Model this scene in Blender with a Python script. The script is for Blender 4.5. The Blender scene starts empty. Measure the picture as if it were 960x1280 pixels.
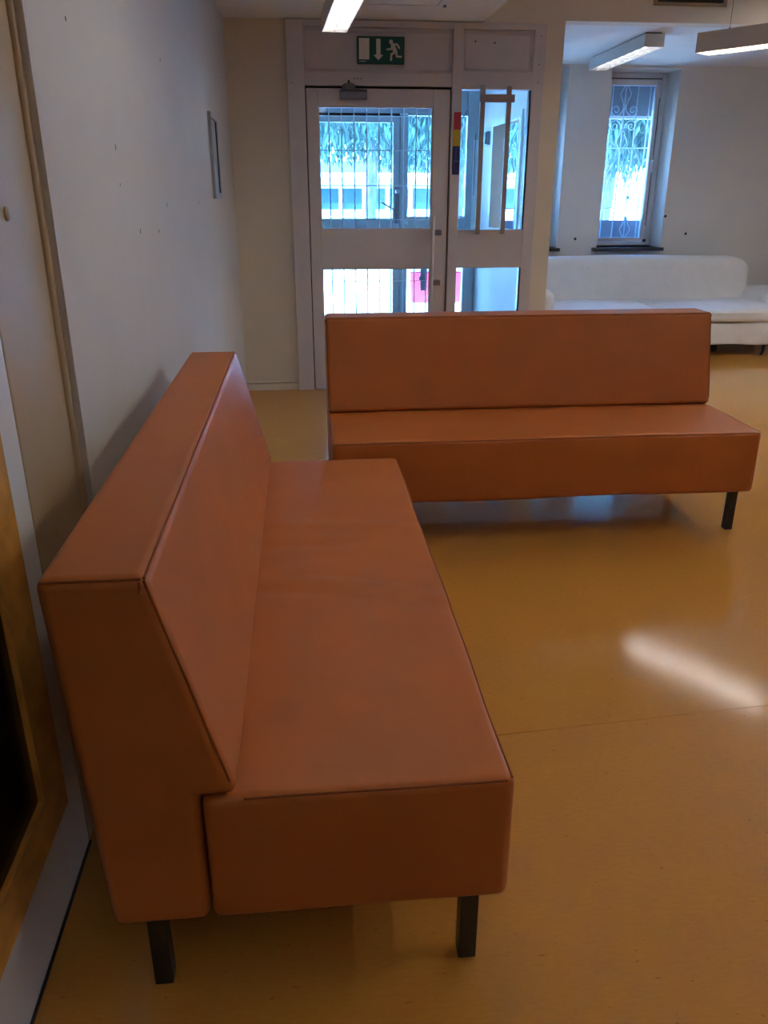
import bpy, bmesh, math, random
from mathutils import Vector, Matrix
random.seed(7)
S = bpy.context.scene
COL = S.collection
PI = math.pi

# ------------------------------------------------------------------ camera
cam_d = bpy.data.cameras.new('camera'); cam = bpy.data.objects.new('camera', cam_d); COL.objects.link(cam)
cam_d.lens = 28.125; cam_d.sensor_width = 36; cam_d.clip_end = 300; cam_d.clip_start = 0.02
cam.matrix_world = Matrix(((0.995192, 0.036376, -0.090940, 0.0),
                           (-0.097945, 0.369605, -0.924012, 0.0),
                           (0.0, 0.928477, 0.371391, 1.43),
                           (0, 0, 0, 1)))
S.camera = cam

# ------------------------------------------------------------------ colour management
S.view_settings.view_transform = 'Standard'; S.view_settings.look = 'None'
S.view_settings.gamma = 1; S.view_settings.use_curve_mapping = False
S.view_settings.exposure = 1.1

# ------------------------------------------------------------------ sky and sun
SKY_STRENGTH = 12.0
SUN_STRENGTH = 30.0
LAMP = 4.0          # visible hanging tubes
LAMP_ASKEW = 14.0
LAMP_CEILING = 50.0
FILL_CEILING_FAR = 150.0  # added lamp out of view, brightens the far floor
FILL_UP = 4.5  # added upward tubes on the unseen lamps, to brighten the soffit
W = bpy.data.worlds.new('sky'); S.world = W; W.use_nodes = True
nt = W.node_tree; bg = nt.nodes['Background']
tc = nt.nodes.new('ShaderNodeTexCoord'); sp = nt.nodes.new('ShaderNodeSeparateXYZ'); rp = nt.nodes.new('ShaderNodeValToRGB')
nt.links.new(tc.outputs['Generated'], sp.inputs[0]); nt.links.new(sp.outputs['Z'], rp.inputs[0]); nt.links.new(rp.outputs[0], bg.inputs[0])
rp.color_ramp.elements[0].position = 0.0; rp.color_ramp.elements[0].color = (0.22, 0.57, 1.0, 1)
rp.color_ramp.elements[1].position = 0.6; rp.color_ramp.elements[1].color = (0.08, 0.30, 1.0, 1)
bg.inputs[1].default_value = SKY_STRENGTH
sun_d = bpy.data.lights.new('sun', 'SUN'); sun = bpy.data.objects.new('sun', sun_d); COL.objects.link(sun)
sun_d.energy = SUN_STRENGTH; sun_d.color = (0.58, 0.86, 1.0); sun_d.angle = math.radians(0.6)
sun.rotation_euler = Vector((0.42, 0.42, -0.80)).to_track_quat('-Z', 'Y').to_euler()

def portal(x0, x1, y, z0, z1):
    d = bpy.data.lights.new('daylight_portal', 'AREA'); o = bpy.data.objects.new('daylight_portal', d); COL.objects.link(o)
    d.shape = 'RECTANGLE'; d.size = x1 - x0; d.size_y = z1 - z0; d.cycles.is_portal = True
    o.location = ((x0 + x1) / 2, y, (z0 + z1) / 2); o.rotation_euler = (-PI / 2, 0, 0)
portal(-0.1, 1.76, 8.95, 0.0, 2.5)
portal(1.93, 2.60, 8.95, 0.9, 2.53)
portal(3.02, 3.70, 8.95, 0.9, 2.53)

# ------------------------------------------------------------------ materials
def mat(name, col, rough=0.5, noise=0.0, nscale=20, stretch=(1, 1, 1), bump=0.0, bscale=200, metal=0.0, spec=0.5, detail=4, coat=0.0, rvar=0.0):
    m = bpy.data.materials.new(name); m.use_nodes = True
    t = m.node_tree; b = t.nodes['Principled BSDF']
    b.inputs['Base Color'].default_value = (*col, 1); b.inputs['Roughness'].default_value = rough
    b.inputs['Metallic'].default_value = metal; b.inputs['Specular IOR Level'].default_value = spec
    b.inputs['Coat Weight'].default_value = coat
    c = t.nodes.new('ShaderNodeTexCoord'); mp = t.nodes.new('ShaderNodeMapping'); mp.inputs['Scale'].default_value = stretch
    t.links.new(c.outputs['Object'], mp.inputs[0])
    if noise:
        n = t.nodes.new('ShaderNodeTexNoise'); n.inputs['Scale'].default_value = nscale; n.inputs['Detail'].default_value = detail
        r = t.nodes.new('ShaderNodeMapRange'); r.inputs['From Min'].default_value = .3; r.inputs['From Max'].default_value = .7
        r.inputs['To Min'].default_value = 1 - noise; r.inputs['To Max'].default_value = 1 + noise
        mx = t.nodes.new('ShaderNodeVectorMath'); mx.operation = 'SCALE'; mx.inputs[0].default_value = col
        t.links.new(mp.outputs[0], n.inputs['Vector']); t.links.new(n.outputs['Fac'], r.inputs['Value'])
        t.links.new(r.outputs[0], mx.inputs['Scale']); t.links.new(mx.outputs[0], b.inputs['Base Color'])
        if rvar:
            r2 = t.nodes.new('ShaderNodeMapRange'); r2.inputs['From Min'].default_value = .3; r2.inputs['From Max'].default_value = .7
            r2.inputs['To Min'].default_value = rough - rvar; r2.inputs['To Max'].default_value = rough + rvar
            t.links.new(n.outputs['Fac'], r2.inputs['Value']); t.links.new(r2.outputs[0], b.inputs['Roughness'])
    if bump:
        n2 = t.nodes.new('ShaderNodeTexNoise'); n2.inputs['Scale'].default_value = bscale; n2.inputs['Detail'].default_value = 3
        bp = t.nodes.new('ShaderNodeBump'); bp.inputs['Strength'].default_value = bump; bp.inputs['Distance'].default_value = 0.01
        t.links.new(mp.outputs[0], n2.inputs['Vector']); t.links.new(n2.outputs['Fac'], bp.inputs['Height']); t.links.new(bp.outputs[0], b.inputs['Normal'])
    return m

def glass_mat(name, tint=(0.9, 0.96, 0.97), rough=0.0):
    m = bpy.data.materials.new(name); m.use_nodes = True; t = m.node_tree
    for n in list(t.nodes): t.nodes.remove(n)
    o = t.nodes.new('ShaderNodeOutputMaterial'); mx = t.nodes.new('ShaderNodeMixShader'); f = t.nodes.new('ShaderNodeFresnel'); f.inputs[0].default_value = 1.45
    tr = t.nodes.new('ShaderNodeBsdfTransparent'); tr.inputs[0].default_value = (*tint, 1)
    gl = t.nodes.new('ShaderNodeBsdfGlossy'); gl.inputs['Roughness'].default_value = rough
    t.links.new(f.outputs[0], mx.inputs[0]); t.links.new(tr.outputs[0], mx.inputs[1]); t.links.new(gl.outputs[0], mx.inputs[2]); t.links.new(mx.outputs[0], o.inputs[0])
    return m

def emit_mat(name, col, st):
    m = bpy.data.materials.new(name); m.use_nodes = True; b = m.node_tree.nodes['Principled BSDF']
    b.inputs['Base Color'].default_value = (.9, .9, .88, 1); b.inputs['Emission Color'].default_value = (*col, 1); b.inputs['Emission Strength'].default_value = st
    return m

M = dict(
    leather=mat('tan_leather', (0.46, 0.134, 0.029), 0.42, noise=.06, nscale=6, bump=.10, bscale=420, spec=.32),
    seam=mat('leather_seam', (0.27, 0.075, 0.017), 0.9),
    black=mat('black_metal', (0.012, 0.011, 0.011), 0.4, noise=.2),
    wall=mat('painted_wall', (0.60, 0.57, 0.535), 0.75, noise=.025, nscale=3, bump=.12, bscale=160),
    wall_warm=mat('cream_wall', (0.76, 0.69, 0.58), 0.75, noise=.025, nscale=3, bump=.12, bscale=160),
    wall_room=mat('white_wall', (0.76, 0.74, 0.70), 0.8, noise=.02, nscale=3, bump=.12, bscale=160),
    ceil=mat('ceiling_paint', (0.82, 0.83, 0.86), 0.85, noise=.02, nscale=4, bump=.1, bscale=120),
    casing=mat('casing_paint', (0.46, 0.345, 0.205), 0.5, noise=.03, nscale=5, bump=.04, bscale=60),
    panel_white=mat('white_panel', (0.78, 0.78, 0.78), 0.4, noise=.02, nscale=5),
    frame=mat('grey_frame', (0.64, 0.61, 0.65), 0.5, noise=.03, nscale=6, bump=.03, bscale=80),
    frame_out=mat('outer_frame', (0.42, 0.47, 0.52), 0.5, noise=.03, nscale=6),
    gap=mat('dark_gap', (0.02, 0.02, 0.022), 0.8, noise=.1),
    lino=mat('linoleum', (0.57, 0.260, 0.047), 0.11, noise=.05, nscale=110, stretch=(.4, 1.3, 1), bump=.012, bscale=90, spec=.75, detail=10),
    lino_seam=mat('linoleum_weld', (0.20, 0.085, 0.015), 0.5, noise=.1),
    wood=mat('varnished_wood', (0.68, 0.33, 0.07), 0.38, noise=.22, nscale=14, stretch=(6, 1, 1), bump=.03, bscale=80),
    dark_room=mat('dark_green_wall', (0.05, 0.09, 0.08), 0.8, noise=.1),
    steel=mat('brushed_steel', (0.55, 0.58, 0.60), 0.3, noise=.05, metal=.8),
    closer=mat('closer_silver', (0.20, 0.20, 0.24), 0.35, noise=.05, metal=.5),
    bar=mat('bar_white', (0.78, 0.82, 0.84), 0.4, noise=.03),
    sec=mat('security_bar', (0.36, 0.30, 0.29), 0.5, noise=.04),
    green=mat('sign_green', (0.004, 0.085, 0.080), 0.4, noise=.03),
    picto=mat('sign_cream', (0.78, 0.72, 0.68), 0.5, noise=.02),
    red=mat('sticker_red', (0.52, 0.02, 0.05), 0.4, noise=.04),
    yellow=mat('sticker_yellow', (0.62, 0.42, 0.03), 0.4, noise=.04),
    blue=mat('sticker_blue', (0.012, 0.02, 0.12), 0.4, noise=.06),
    crease=mat('sticker_crease', (0.25, 0.27, 0.42), 0.5),
    lampbody=mat('lamp_body', (0.62, 0.60, 0.58), 0.45, noise=.02),
    louvre=mat('lamp_louvre', (0.85, 0.85, 0.84), 0.35, noise=.02),
    cloth=mat('white_cover', (0.80, 0.79, 0.78), 0.9, noise=.03, nscale=8, bump=.25, bscale=30),
    winframe=mat('window_white', (0.72, 0.73, 0.75), 0.4, noise=.02),
    blind=mat('grey_shutter', (0.20, 0.20, 0.22), 0.6, noise=.06),
    sill=mat('dark_sill', (0.035, 0.035, 0.045), 0.35, noise=.15),
    grille=mat('grille_paint', (0.42, 0.44, 0.48), 0.5, noise=.04),
    pic_frame=mat('aluminium_frame', (0.45, 0.47, 0.50), 0.35, noise=.04, metal=.6),
    paper=mat('notice_paper', (0.42, 0.44, 0.47), 0.3, noise=.04),
    ground=mat('pale_paving', (0.78, 0.76, 0.72), 0.8, noise=.05, nscale=2),
    bark=mat('bark', (0.13, 0.14, 0.17), 0.9, noise=.35, nscale=6, stretch=(1, 1, .3), bump=.5, bscale=20),
    leaf=mat('leaf', (0.022, 0.070, 0.066), 0.5, noise=.6, nscale=1.2),
    annex=mat('annex_white', (0.55, 0.62, 0.68), 0.7, noise=.03),
    annex_roof=mat('annex_roof', (0.06, 0.08, 0.10), 0.7, noise=.1),
    annex_glass=mat('annex_glass', (0.015, 0.045, 0.09), 0.1, noise=.1),
    binred=mat('bin_red', (0.42, 0.012, 0.04), 0.45, noise=.05),
    bingrey=mat('bin_grey', (0.25, 0.28, 0.30), 0.5, noise=.05),
    hole=mat('plug_hole', (0.05, 0.04, 0.04), 0.9),
    vent=mat('vent_dark', (0.04, 0.035, 0.03), 0.6, noise=.1),
    ventframe=mat('vent_frame', (0.34, 0.25, 0.15), 0.5, noise=.05),
    glass=glass_mat('clear_glass'),
    glass_dark=glass_mat('dark_door_glass', (0.45, 0.60, 0.58), 0.02),
    tube=emit_mat('tube_light', (1.0, 0.94, 0.88), LAMP),
    tube_c=emit_mat('tube_light_hall', (1.0, 0.93, 0.84), LAMP_CEILING),
    fill_near=emit_mat('fill_light_near', (1.0, 0.92, 0.80), 9.5),  # unseen lamps added to light the near sofa and floor
    tube_a=emit_mat('tube_light_askew', (1.0, 0.93, 0.84), LAMP_ASKEW),
    fill_far=emit_mat('fill_light_far', (1.0, 0.93, 0.84), FILL_CEILING_FAR),
    fill_up=emit_mat('fill_up_tube', (1.0, 0.96, 0.90), FILL_UP),
    tube_r=emit_mat('tube_light_room', (1.0, 0.96, 0.92), 1.8),
)

def add_flecks(m, scale, dark):
    t = m.node_tree; b = t.nodes['Principled BSDF']; src = b.inputs['Base Color'].links[0].from_socket
    c = t.nodes.new('ShaderNodeTexCoord'); mp = t.nodes.new('ShaderNodeMapping'); mp.inputs['Scale'].default_value = (.45, 1, 1)
    n = t.nodes.new('ShaderNodeTexNoise'); n.inputs['Scale'].default_value = scale; n.inputs['Detail'].default_value = 2
    r = t.nodes.new('ShaderNodeMapRange'); r.inputs['From Min'].default_value = .69; r.inputs['From Max'].default_value = .76
    mx = t.nodes.new('ShaderNodeMix'); mx.data_type = 'RGBA'; mx.inputs[7].default_value = (*dark, 1)
    t.links.new(c.outputs['Object'], mp.inputs[0]); t.links.new(mp.outputs[0], n.inputs['Vector']); t.links.new(n.outputs['Fac'], r.inputs['Value'])
    t.links.new(r.outputs[0], mx.inputs[0]); t.links.new(src, mx.inputs[6]); t.links.new(mx.outputs[2], b.inputs['Base Color'])
add_flecks(M['lino'], 95, (.36, .14, .02))

# ------------------------------------------------------------------ helpers
def add(bm, tmp):
    me = bpy.data.meshes.new('t'); tmp.to_mesh(me); tmp.free(); bm.from_mesh(me); bpy.data.meshes.remove(me)

def box(bm, x0, x1, y0, y1, z0, z1, bev=0.0, seg=2):
    t = bmesh.new(); bmesh.ops.create_cube(t, size=1)
    for v in t.verts: v.co = Vector(((x0 + x1) / 2 + v.co.x * (x1 - x0), (y0 + y1) / 2 + v.co.y * (y1 - y0), (z0 + z1) / 2 + v.co.z * (z1 - z0)))
    if bev: bmesh.ops.bevel(t, geom=t.edges[:], offset=bev, segments=seg, profile=.5, affect='EDGES')
    add(bm, t); return bm

def prism(bm, pts, axis, a0, a1, bev=0.0, seg=3):
    """extrude a 2D outline along an axis; pts are (u,v) in the two other axes in order"""
    t = bmesh.new()
    def co(p, a):
        return {'x': Vector((a, p[0], p[1])), 'y': Vector((p[0], a, p[1])), 'z': Vector((p[0], p[1], a))}[axis]
    A = [t.verts.new(co(p, a0)) for p in pts]; B = [t.verts.new(co(p, a1)) for p in pts]
    n = len(pts); t.faces.new(A); t.faces.new(B[::-1])
    for i in range(n): t.faces.new((A[i], B[i], B[(i + 1) % n], A[(i + 1) % n]))
    bmesh.ops.recalc_face_normals(t, faces=t.faces[:])
    if bev: bmesh.ops.bevel(t, geom=t.edges[:], offset=bev, segments=seg, profile=.5, affect='EDGES')
    add(bm, t); return bm

def tube(bm, pts, r, n=8, caps=True, closed=False):
    pts = [Vector(p) for p in pts]; rings = []; up = None
    N = len(pts)
    for i, p in enumerate(pts):
        a = pts[(i - 1) % N] if (i > 0 or closed) else p; b = pts[(i + 1) % N] if (i < N - 1 or closed) else p
        d = (b - a).normalized()
        if up is None: up = Vector((0, 0, 1)) if abs(d.z) < .9 else Vector((1, 0, 0))
        s = d.cross(up).normalized(); up = s.cross(d).normalized()
        rr = r[i] if isinstance(r, (list, tuple)) else r
        rings.append([bm.verts.new(p + (s * math.cos(2 * PI * k / n) + up * math.sin(2 * PI * k / n)) * rr) for k in range(n)])
    for i in range(N if closed else N - 1):
        A, B = rings[i], rings[(i + 1) % N]
        for k in range(n): bm.faces.new((A[k], A[(k + 1) % n], B[(k + 1) % n], B[k]))
    if caps and not closed: bm.faces.new(rings[0][::-1]); bm.faces.new(rings[-1])
    return bm

def roundbox(x0, x1, y0, y1, z0, z1, r, nx=24, ny=12, nz=8, deform=None):
    bm = bmesh.new(); cx, cy, cz = (x0 + x1) / 2, (y0 + y1) / 2, (z0 + z1) / 2
    h = Vector(((x1 - x0) / 2, (y1 - y0) / 2, (z1 - z0) / 2)); r = min(r, min(h) * .98); inn = h - Vector((r, r, r))
    def samples(n, hh):
        i = hh - r; out = [-hh, -hh + r * .25, -hh + r * .6]
        out += [-i + 2 * i * k / n for k in range(n + 1)]; return out + [hh - r * .6, hh - r * .25, hh]
    ax = [samples(nx, h.x), samples(ny, h.y), samples(nz, h.z)]
    for k in range(3):
        u, v = (k + 1) % 3, (k + 2) % 3
        for sg in (-1, 1):
            g = []
            for a in ax[u]:
                row = []
                for b in ax[v]:
                    p = Vector((0, 0, 0)); p[k] = sg * h[k]; p[u] = a; p[v] = b
                    q = Vector([max(-inn[j], min(inn[j], p[j])) for j in range(3)]); d = p - q
                    p = q + d.normalized() * r if d.length > 1e-9 else p
                    row.append(bm.verts.new(p))
                g.append(row)
            for i in range(len(g) - 1):
                for j in range(len(g[0]) - 1):
                    f = (g[i][j], g[i + 1][j], g[i + 1][j + 1], g[i][j + 1])
                    bm.faces.new(f if sg > 0 else f[::-1])
    bmesh.ops.remove_doubles(bm, verts=bm.verts[:], dist=1e-5)
    bmesh.ops.recalc_face_normals(bm, faces=bm.faces[:])
    for v in bm.verts:
        p = v.co + Vector((cx, cy, cz))
        v.co = deform(p, v.normal) if deform else p
    return bm

def wpos(o):
    p = Vector((0, 0, 0))
    while o: p = p + o.location; o = o.parent
    return p

def obj(name, bm, m, parent=None, local=False, smooth=None, wn=False):
    if parent and not local:
        bmesh.ops.translate(bm, verts=bm.verts[:], vec=-wpos(parent))
    me = bpy.data.meshes.new(name)
    bmesh.ops.recalc_face_normals(bm, faces=bm.faces[:])
    bm.to_mesh(me); bm.free()
    me.materials.append(M[m] if isinstance(m, str) else m)
    o = bpy.data.objects.new(name, me); COL.objects.link(o)
    if parent: o.parent = parent
    if smooth is not None:
        for p in me.polygons: p.use_smooth = True
        if smooth < 180: me.set_sharp_from_angle(angle=math.radians(smooth))
    if wn:
        md = o.modifiers.new('wn', 'WEIGHTED_NORMAL'); md.keep_sharp = True; md.weight = 80
    return o

def recenter(o):
    """put a parentless mesh's origin at the middle of its base"""
    me = o.data; xs = [v.co for v in me.vertices]
    c = Vector(((min(v.x for v in xs) + max(v.x for v in xs)) / 2, (min(v.y for v in xs) + max(v.y for v in xs)) / 2, min(v.z for v in xs)))
    me.transform(Matrix.Translation(-c)); o.location = c; return o

def thing(name, label, cat, loc=(0, 0, 0), rz=0.0, group=None):
    o = bpy.data.objects.new(name, None); COL.objects.link(o); o.location = loc; o.rotation_euler = (0, 0, rz); o.empty_display_size = .1
    o['label'] = label; o['category'] = cat
    if group: o['group'] = group
    return o

def struct(name, bm, m, parent=None, label=None, cat=None, **k):
    o = obj(name, bm, m, parent, **k)
    if not parent:
        o['kind'] = 'structure'
        if label: o['label'] = label
        if cat: o['category'] = cat
    return o

def struct_empty(name, loc, label, cat):
    o = bpy.data.objects.new(name, None); COL.objects.link(o); o.location = loc; o['kind'] = 'structure'; o['label'] = label; o['category'] = cat; return o

def copy_child(src, parent, loc=None):
    c = src.copy(); COL.objects.link(c); c.parent = parent
    if loc is not None: c.location = loc
    return c

def nb(): return bmesh.new()

# ================================================================== THE SHELL
# floor: base slab and three welded linoleum sheets
fl = struct('floor', box(nb(), -1.6, 6.1, -4.1, 8.45, -.12, -.004), 'lino_seam', label='glossy ochre linoleum floor with faint welded seams', cat='floor')
def sheet(pts): return prism(nb(), pts, 'z', -.004, 0)
sl = lambda x: 1.83 + (x - .5) * .073
sl2 = lambda x: 4.87 + (x - .5) * .012
xa, xb, g = -1.6, 6.1, .0009
struct('linoleum_sheet', sheet([(xa, -4.1), (xb, -4.1), (xb, sl(xb) - g), (xa, sl(xa) - g)]), 'lino', fl)
struct('linoleum_sheet', sheet([(xa, sl(xa) + g), (xb, sl(xb) + g), (xb, sl2(xb) - g), (xa, sl2(xa) - g)]), 'lino', fl)
struct('linoleum_sheet', sheet([(xa, sl2(xa) + g), (xb, sl2(xb) + g), (xb, 8.45), (xa, 8.45)]), 'lino', fl)

# ceilings
struct('ceiling', box(nb(), -1.6, 6.1, -4.1, 6.3, 3.1, 3.2), 'ceil', label='high white ceiling of the hall', cat='ceiling')
struct('ceiling', box(nb(), -1.6, 1.29, -4.1, 6.30, 2.5, 3.1), 'ceil', label='lowered white soffit above the entrance door', cat='ceiling')
struct('ceiling', box(nb(), 1.76, 5.7, 6.3, 8.9, 2.555, 2.65), 'ceil', label='white ceiling of the side room with the white sofa', cat='ceiling')
struct('ceiling', box(nb(), -.2, 1.76, 6.3, 8.9, 2.5, 2.65), 'ceil', label='ceiling of the porch behind the entrance door', cat='ceiling')

# left wall: slightly turned run beyond the casing
wl = struct('wall_left', prism(nb(), [(-.525, 1.88), (-.455, 6.30), (-.75, 6.30), (-.75, 1.88)], 'z', 0, 2.5), 'wall', label='off-white left wall with a few plug holes', cat='wall')
def wlx(y): return -.525 + (y - 1.88) * .07 / 4.42
for y, z, w_, h_ in [(3.47, 1.888, .006, .010), (2.19, 1.80, .006, .008), (2.555, 1.548, .005, .012), (2.775, 1.313, .006, .012), (3.10, 1.30, .006, .010), (3.32, 1.385, .005, .012), (4.23, 1.383, .006, .010), (2.56, 1.45, .004, .006)]:
    obj('plug_hole', box(nb(), wlx(y) - .004, wlx(y) + .0006, y - w_ * .6, y + w_ * .6, z - h_ * .6, z + h_ * .6), 'hole', wl)
struct('wall_left_near', box(nb(), -.75, -.56, -4.1, -.35, 0, 2.5), 'wall', label='left wall behind the viewer', cat='wall')
struct('wall_left_header', box(nb(), -.75, -.56, -.35, 1.535, 2.2, 2.5), 'wall', label='wall strip above the glazed side door', cat='wall')
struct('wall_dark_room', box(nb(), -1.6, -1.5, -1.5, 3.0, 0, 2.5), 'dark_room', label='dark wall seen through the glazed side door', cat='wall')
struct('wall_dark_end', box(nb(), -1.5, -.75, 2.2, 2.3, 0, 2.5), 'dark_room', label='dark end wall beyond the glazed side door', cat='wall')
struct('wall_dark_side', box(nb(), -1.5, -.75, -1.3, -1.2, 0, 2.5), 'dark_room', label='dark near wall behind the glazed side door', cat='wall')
dl_ = bpy.data.lights.new('dim_room_fill', 'POINT'); dl = bpy.data.objects.new('dim_room_fill', dl_); COL.objects.link(dl); dl_.energy = 2.0; dl_.shadow_soft_size = .05; dl.location = (-1.15, .4, 2.1); dl_.color = (.8, 1.0, .85)  # added fill light behind the dark glass, no fixture there
# casing board between glazed door and wall
ca = struct('trim_1', box(nb(), -.75, -.55, 1.536, 1.862, 0, 2.5, .003), 'casing', label='beige casing board with round cover caps beside the glazed door', cat='trim')
obj('ridge', tube(nb(), [(-.549, 1.868, 0.0), (-.549, 1.868, 2.5)], .010, 10), 'casing', ca, smooth=50)
obj('return_strip', box(nb(), -.75, -.540, 1.872, 1.884, 0, 2.5, .002), 'casing', ca)
for z in (1.392, .741):
    b = tube(nb(), [(-.551, 1.666, z), (-.546, 1.666, z), (-.544, 1.666, z)], [.0135, .013, .009], 20)
    obj('cover_cap', b, 'casing', ca, smooth=40)

# glazed side door on the left
d3 = struct_empty('door_3', (-.575, .6, 0), 'white side door with wood-framed dark glass at the left edge', 'door')
b = nb()
for (y0, y1, z0, z1) in [(1.375, 1.531, .004, 2.2), (-.35, -.05, .004, 2.2)]: box(b, -.60, -.55, y0, y1, z0, z1, .003)
box(b, -.60, -.5505, -.05, 1.375, .004, .26); box(b, -.60, -.5505, -.05, 1.375, 2.05, 2.2)
obj('panel_frame', b, 'panel_white', d3)
b = nb(); w0, w1, zt = -.05, 1.416, 2.12
# bevelled glazing bead: outer edge proud, sloping down to the glass
def bead(pa, pb, ia, ib):
    o_ = [(pa, -.538), (pb, -.538)]
    vs = [Vector((-.538, *pa)), Vector((-.538, *pb)), Vector((-.553, *ib)), Vector((-.553, *ia)), Vector((-.575, *pa)), Vector((-.575, *pb)), Vector((-.575, *ib)), Vector((-.575, *ia))]
    t = nb(); v = [t.verts.new(x) for x in vs]
    for f in [(0, 1, 2, 3), (4, 5, 6, 7), (0, 1, 5, 4), (3, 2, 6, 7), (0, 3, 7, 4), (1, 2, 6, 5)]: t.faces.new([v[i] for i in f])
    bmesh.ops.recalc_face_normals(t, faces=t.faces[:]); return t
O = [(w1, .222), (w1, zt), (w0, zt), (w0, .222)]; I = [(w1 - .078, .292), (w1 - .078, zt - .07), (w0 + .078, zt - .07), (w0 + .078, .292)]
for i in range(4):
    bd = obj('glazing_bead', bead(O[i], O[(i + 1) % 4], I[i], I[(i + 1) % 4]), 'wood', d3)
    if i == 3:
        for y in (1.02, .55):
            obj('screw_head', tube(nb(), [(-.548, y, .262), (-.542, y, .262)], .0035, 10), 'hole', bd)
obj('glass_pane', box(nb(), -.572, -.566, w0 + .06, w1 - .06, .27, zt - .05), 'glass_dark', d3)
obj('floor_strip', box(nb(), -.5495, -.545, -.35, 1.531, 0, .006), 'gap', d3)

# rest of the hall (out of view but real)
struct('wall_right', box(nb(), 6.0, 6.1, -4.1, 6.3, 0, 3.1), 'wall', label='right wall of the hall', cat='wall')
struct('wall_rear', box(nb(), -1.6, 6.1, -4.2, -4.1, 0, 3.1), 'wall', label='rear wall of the hall', cat='wall')

# entrance wall: cream pier at the left, post, wall over the opening
struct('wall_entrance', box(nb(), -.75, -.055, 6.19, 6.32, 0, 2.5), 'wall_warm', label='cream wall pier left of the entrance door', cat='wall')
struct('wall_entrance_post', box(nb(), 1.727, 1.855, 6.17, 6.30, 0, 2.516), 'wall_warm', label='cream post right of the entrance frame', cat='wall')
wb = struct('wall_entrance_beam', box(box(nb(), 1.28, 6.0, 6.17, 6.30, 2.516, 3.1), 1.28, 1.727, 6.17, 6.30, 2.496, 2.516), 'wall_warm', label='cream wall above the opening to the side room', cat='wall')
bb = struct('baseboard_entrance', box(nb(), -.50, -.058, 6.176, 6.19, 0, .052, .003), 'wall_warm', label='pale baseboard on the cream pier', cat='baseboard')
obj('top_strip', box(nb(), -.50, -.058, 6.172, 6.19, .058, .070, .002), 'wall_warm', bb)

# side room walls
b = nb()
for (x0, x1, z0, z1) in [(1.76, 1.93, 0, 2.6), (2.60, 3.02, 0, 2.6), (3.70, 5.7, 0, 2.6), (1.93, 2.60, 0, .90), (3.02, 3.70, 0, .90), (1.93, 2.60, 2.53, 2.6), (3.02, 3.70, 2.53, 2.6)]:
    box(b, x0, x1, 8.4, 8.9, z0, z1)
wbk = struct('wall_back', b, 'wall_room', label='white back wall of the side room with two tall windows', cat='wall')
for x, z in [(2.79, .985), (3.96, 1.03), (3.72, 1.2)]:
    obj('plug_hole', box(nb(), x - .012, x + .012, 8.398, 8.41, z - .012, z + .012), 'hole', wbk)
struct('wall_side_room_right', box(nb(), 5.6, 5.7, 6.3, 8.4, 0, 2.6), 'wall_room', label='right end wall of the side room', cat='wall')
# porch side wall with an opening (pieces around the opening)
b = nb()
for (y0, y1, z0, z1) in [(6.30, 6.82, 0, 2.6), (7.80, 8.9, 0, 2.6), (6.82, 7.80, 0, 1.12), (6.82, 7.80, 1.99, 2.6)]:
    box(b, 1.76, 1.89, y0, y1, z0, z1)
struct('wall_porch', b, 'wall_room', label='white porch wall with an open hatch', cat='wall')
t2 = struct_empty('trim_2', (1.76, 7.3, 1.1), 'white trim round the porch hatch', 'trim')
for nm, a in dict(jamb=(7.78, 7.84, 1.08, 2.03)).items(): obj('jamb', box(nb(), 1.745, 1.765, *a), 'winframe', t2); obj('jamb', box(nb(), 1.745, 1.765, 6.78, 6.84, 1.08, 2.03), 'winframe', t2)
obj('head', box(nb(), 1.745, 1.765, 6.84, 7.78, 1.97, 2.03), 'winframe', t2); obj('sill_board', box(nb(), 1.74, 1.765, 6.84, 7.78, 1.08, 1.125), 'winframe', t2)
struct('wall_porch_left', box(nb(), -.2, -.08, 6.32, 8.9, 0, 2.6), 'wall_room', label='left wall of the porch', cat='wall')

# ================================================================== ENTRANCE DOOR AND SIDELIGHT (door_1)
d1 = struct_empty('door_1', (.84, 6.20, 0), 'grey entrance door with sidelight and panelled transom', 'door')
F0, F1 = 6.155, 6.25
def fr(nm, x0, x1, z0, z1, y0=F0, y1=F1, m='frame', bev=.003): return obj(nm, box(nb(), x0, x1, y0, y1, z0, z1, bev), m, d1)
fr('jamb', -.055, .064, 0, 2.495)
fr('jamb', 1.645, 1.727, 0, 2.495, F0 + .008)
fr('mullion', 1.080, 1.150, 0, 2.49, F0 - .004)
fr('head', .064, 1.645, 2.455, 2.495); obj('head_packing', box(nb(), -.055, 1.29, 6.18, 6.29, 2.494, 2.502), 'frame', d1)
fr('transom_rail', .064, 1.080, 2.106, 2.190)
fr('transom_rail', 1.150, 1.645, 2.092, 2.200)
fr('transom_panel', .064, 1.080, 2.190, 2.455, F0 + .018, F1 - .02)
fr('transom_panel', 1.150, 1.645, 2.200, 2.455, F0 + .018, F1 - .02)
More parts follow.
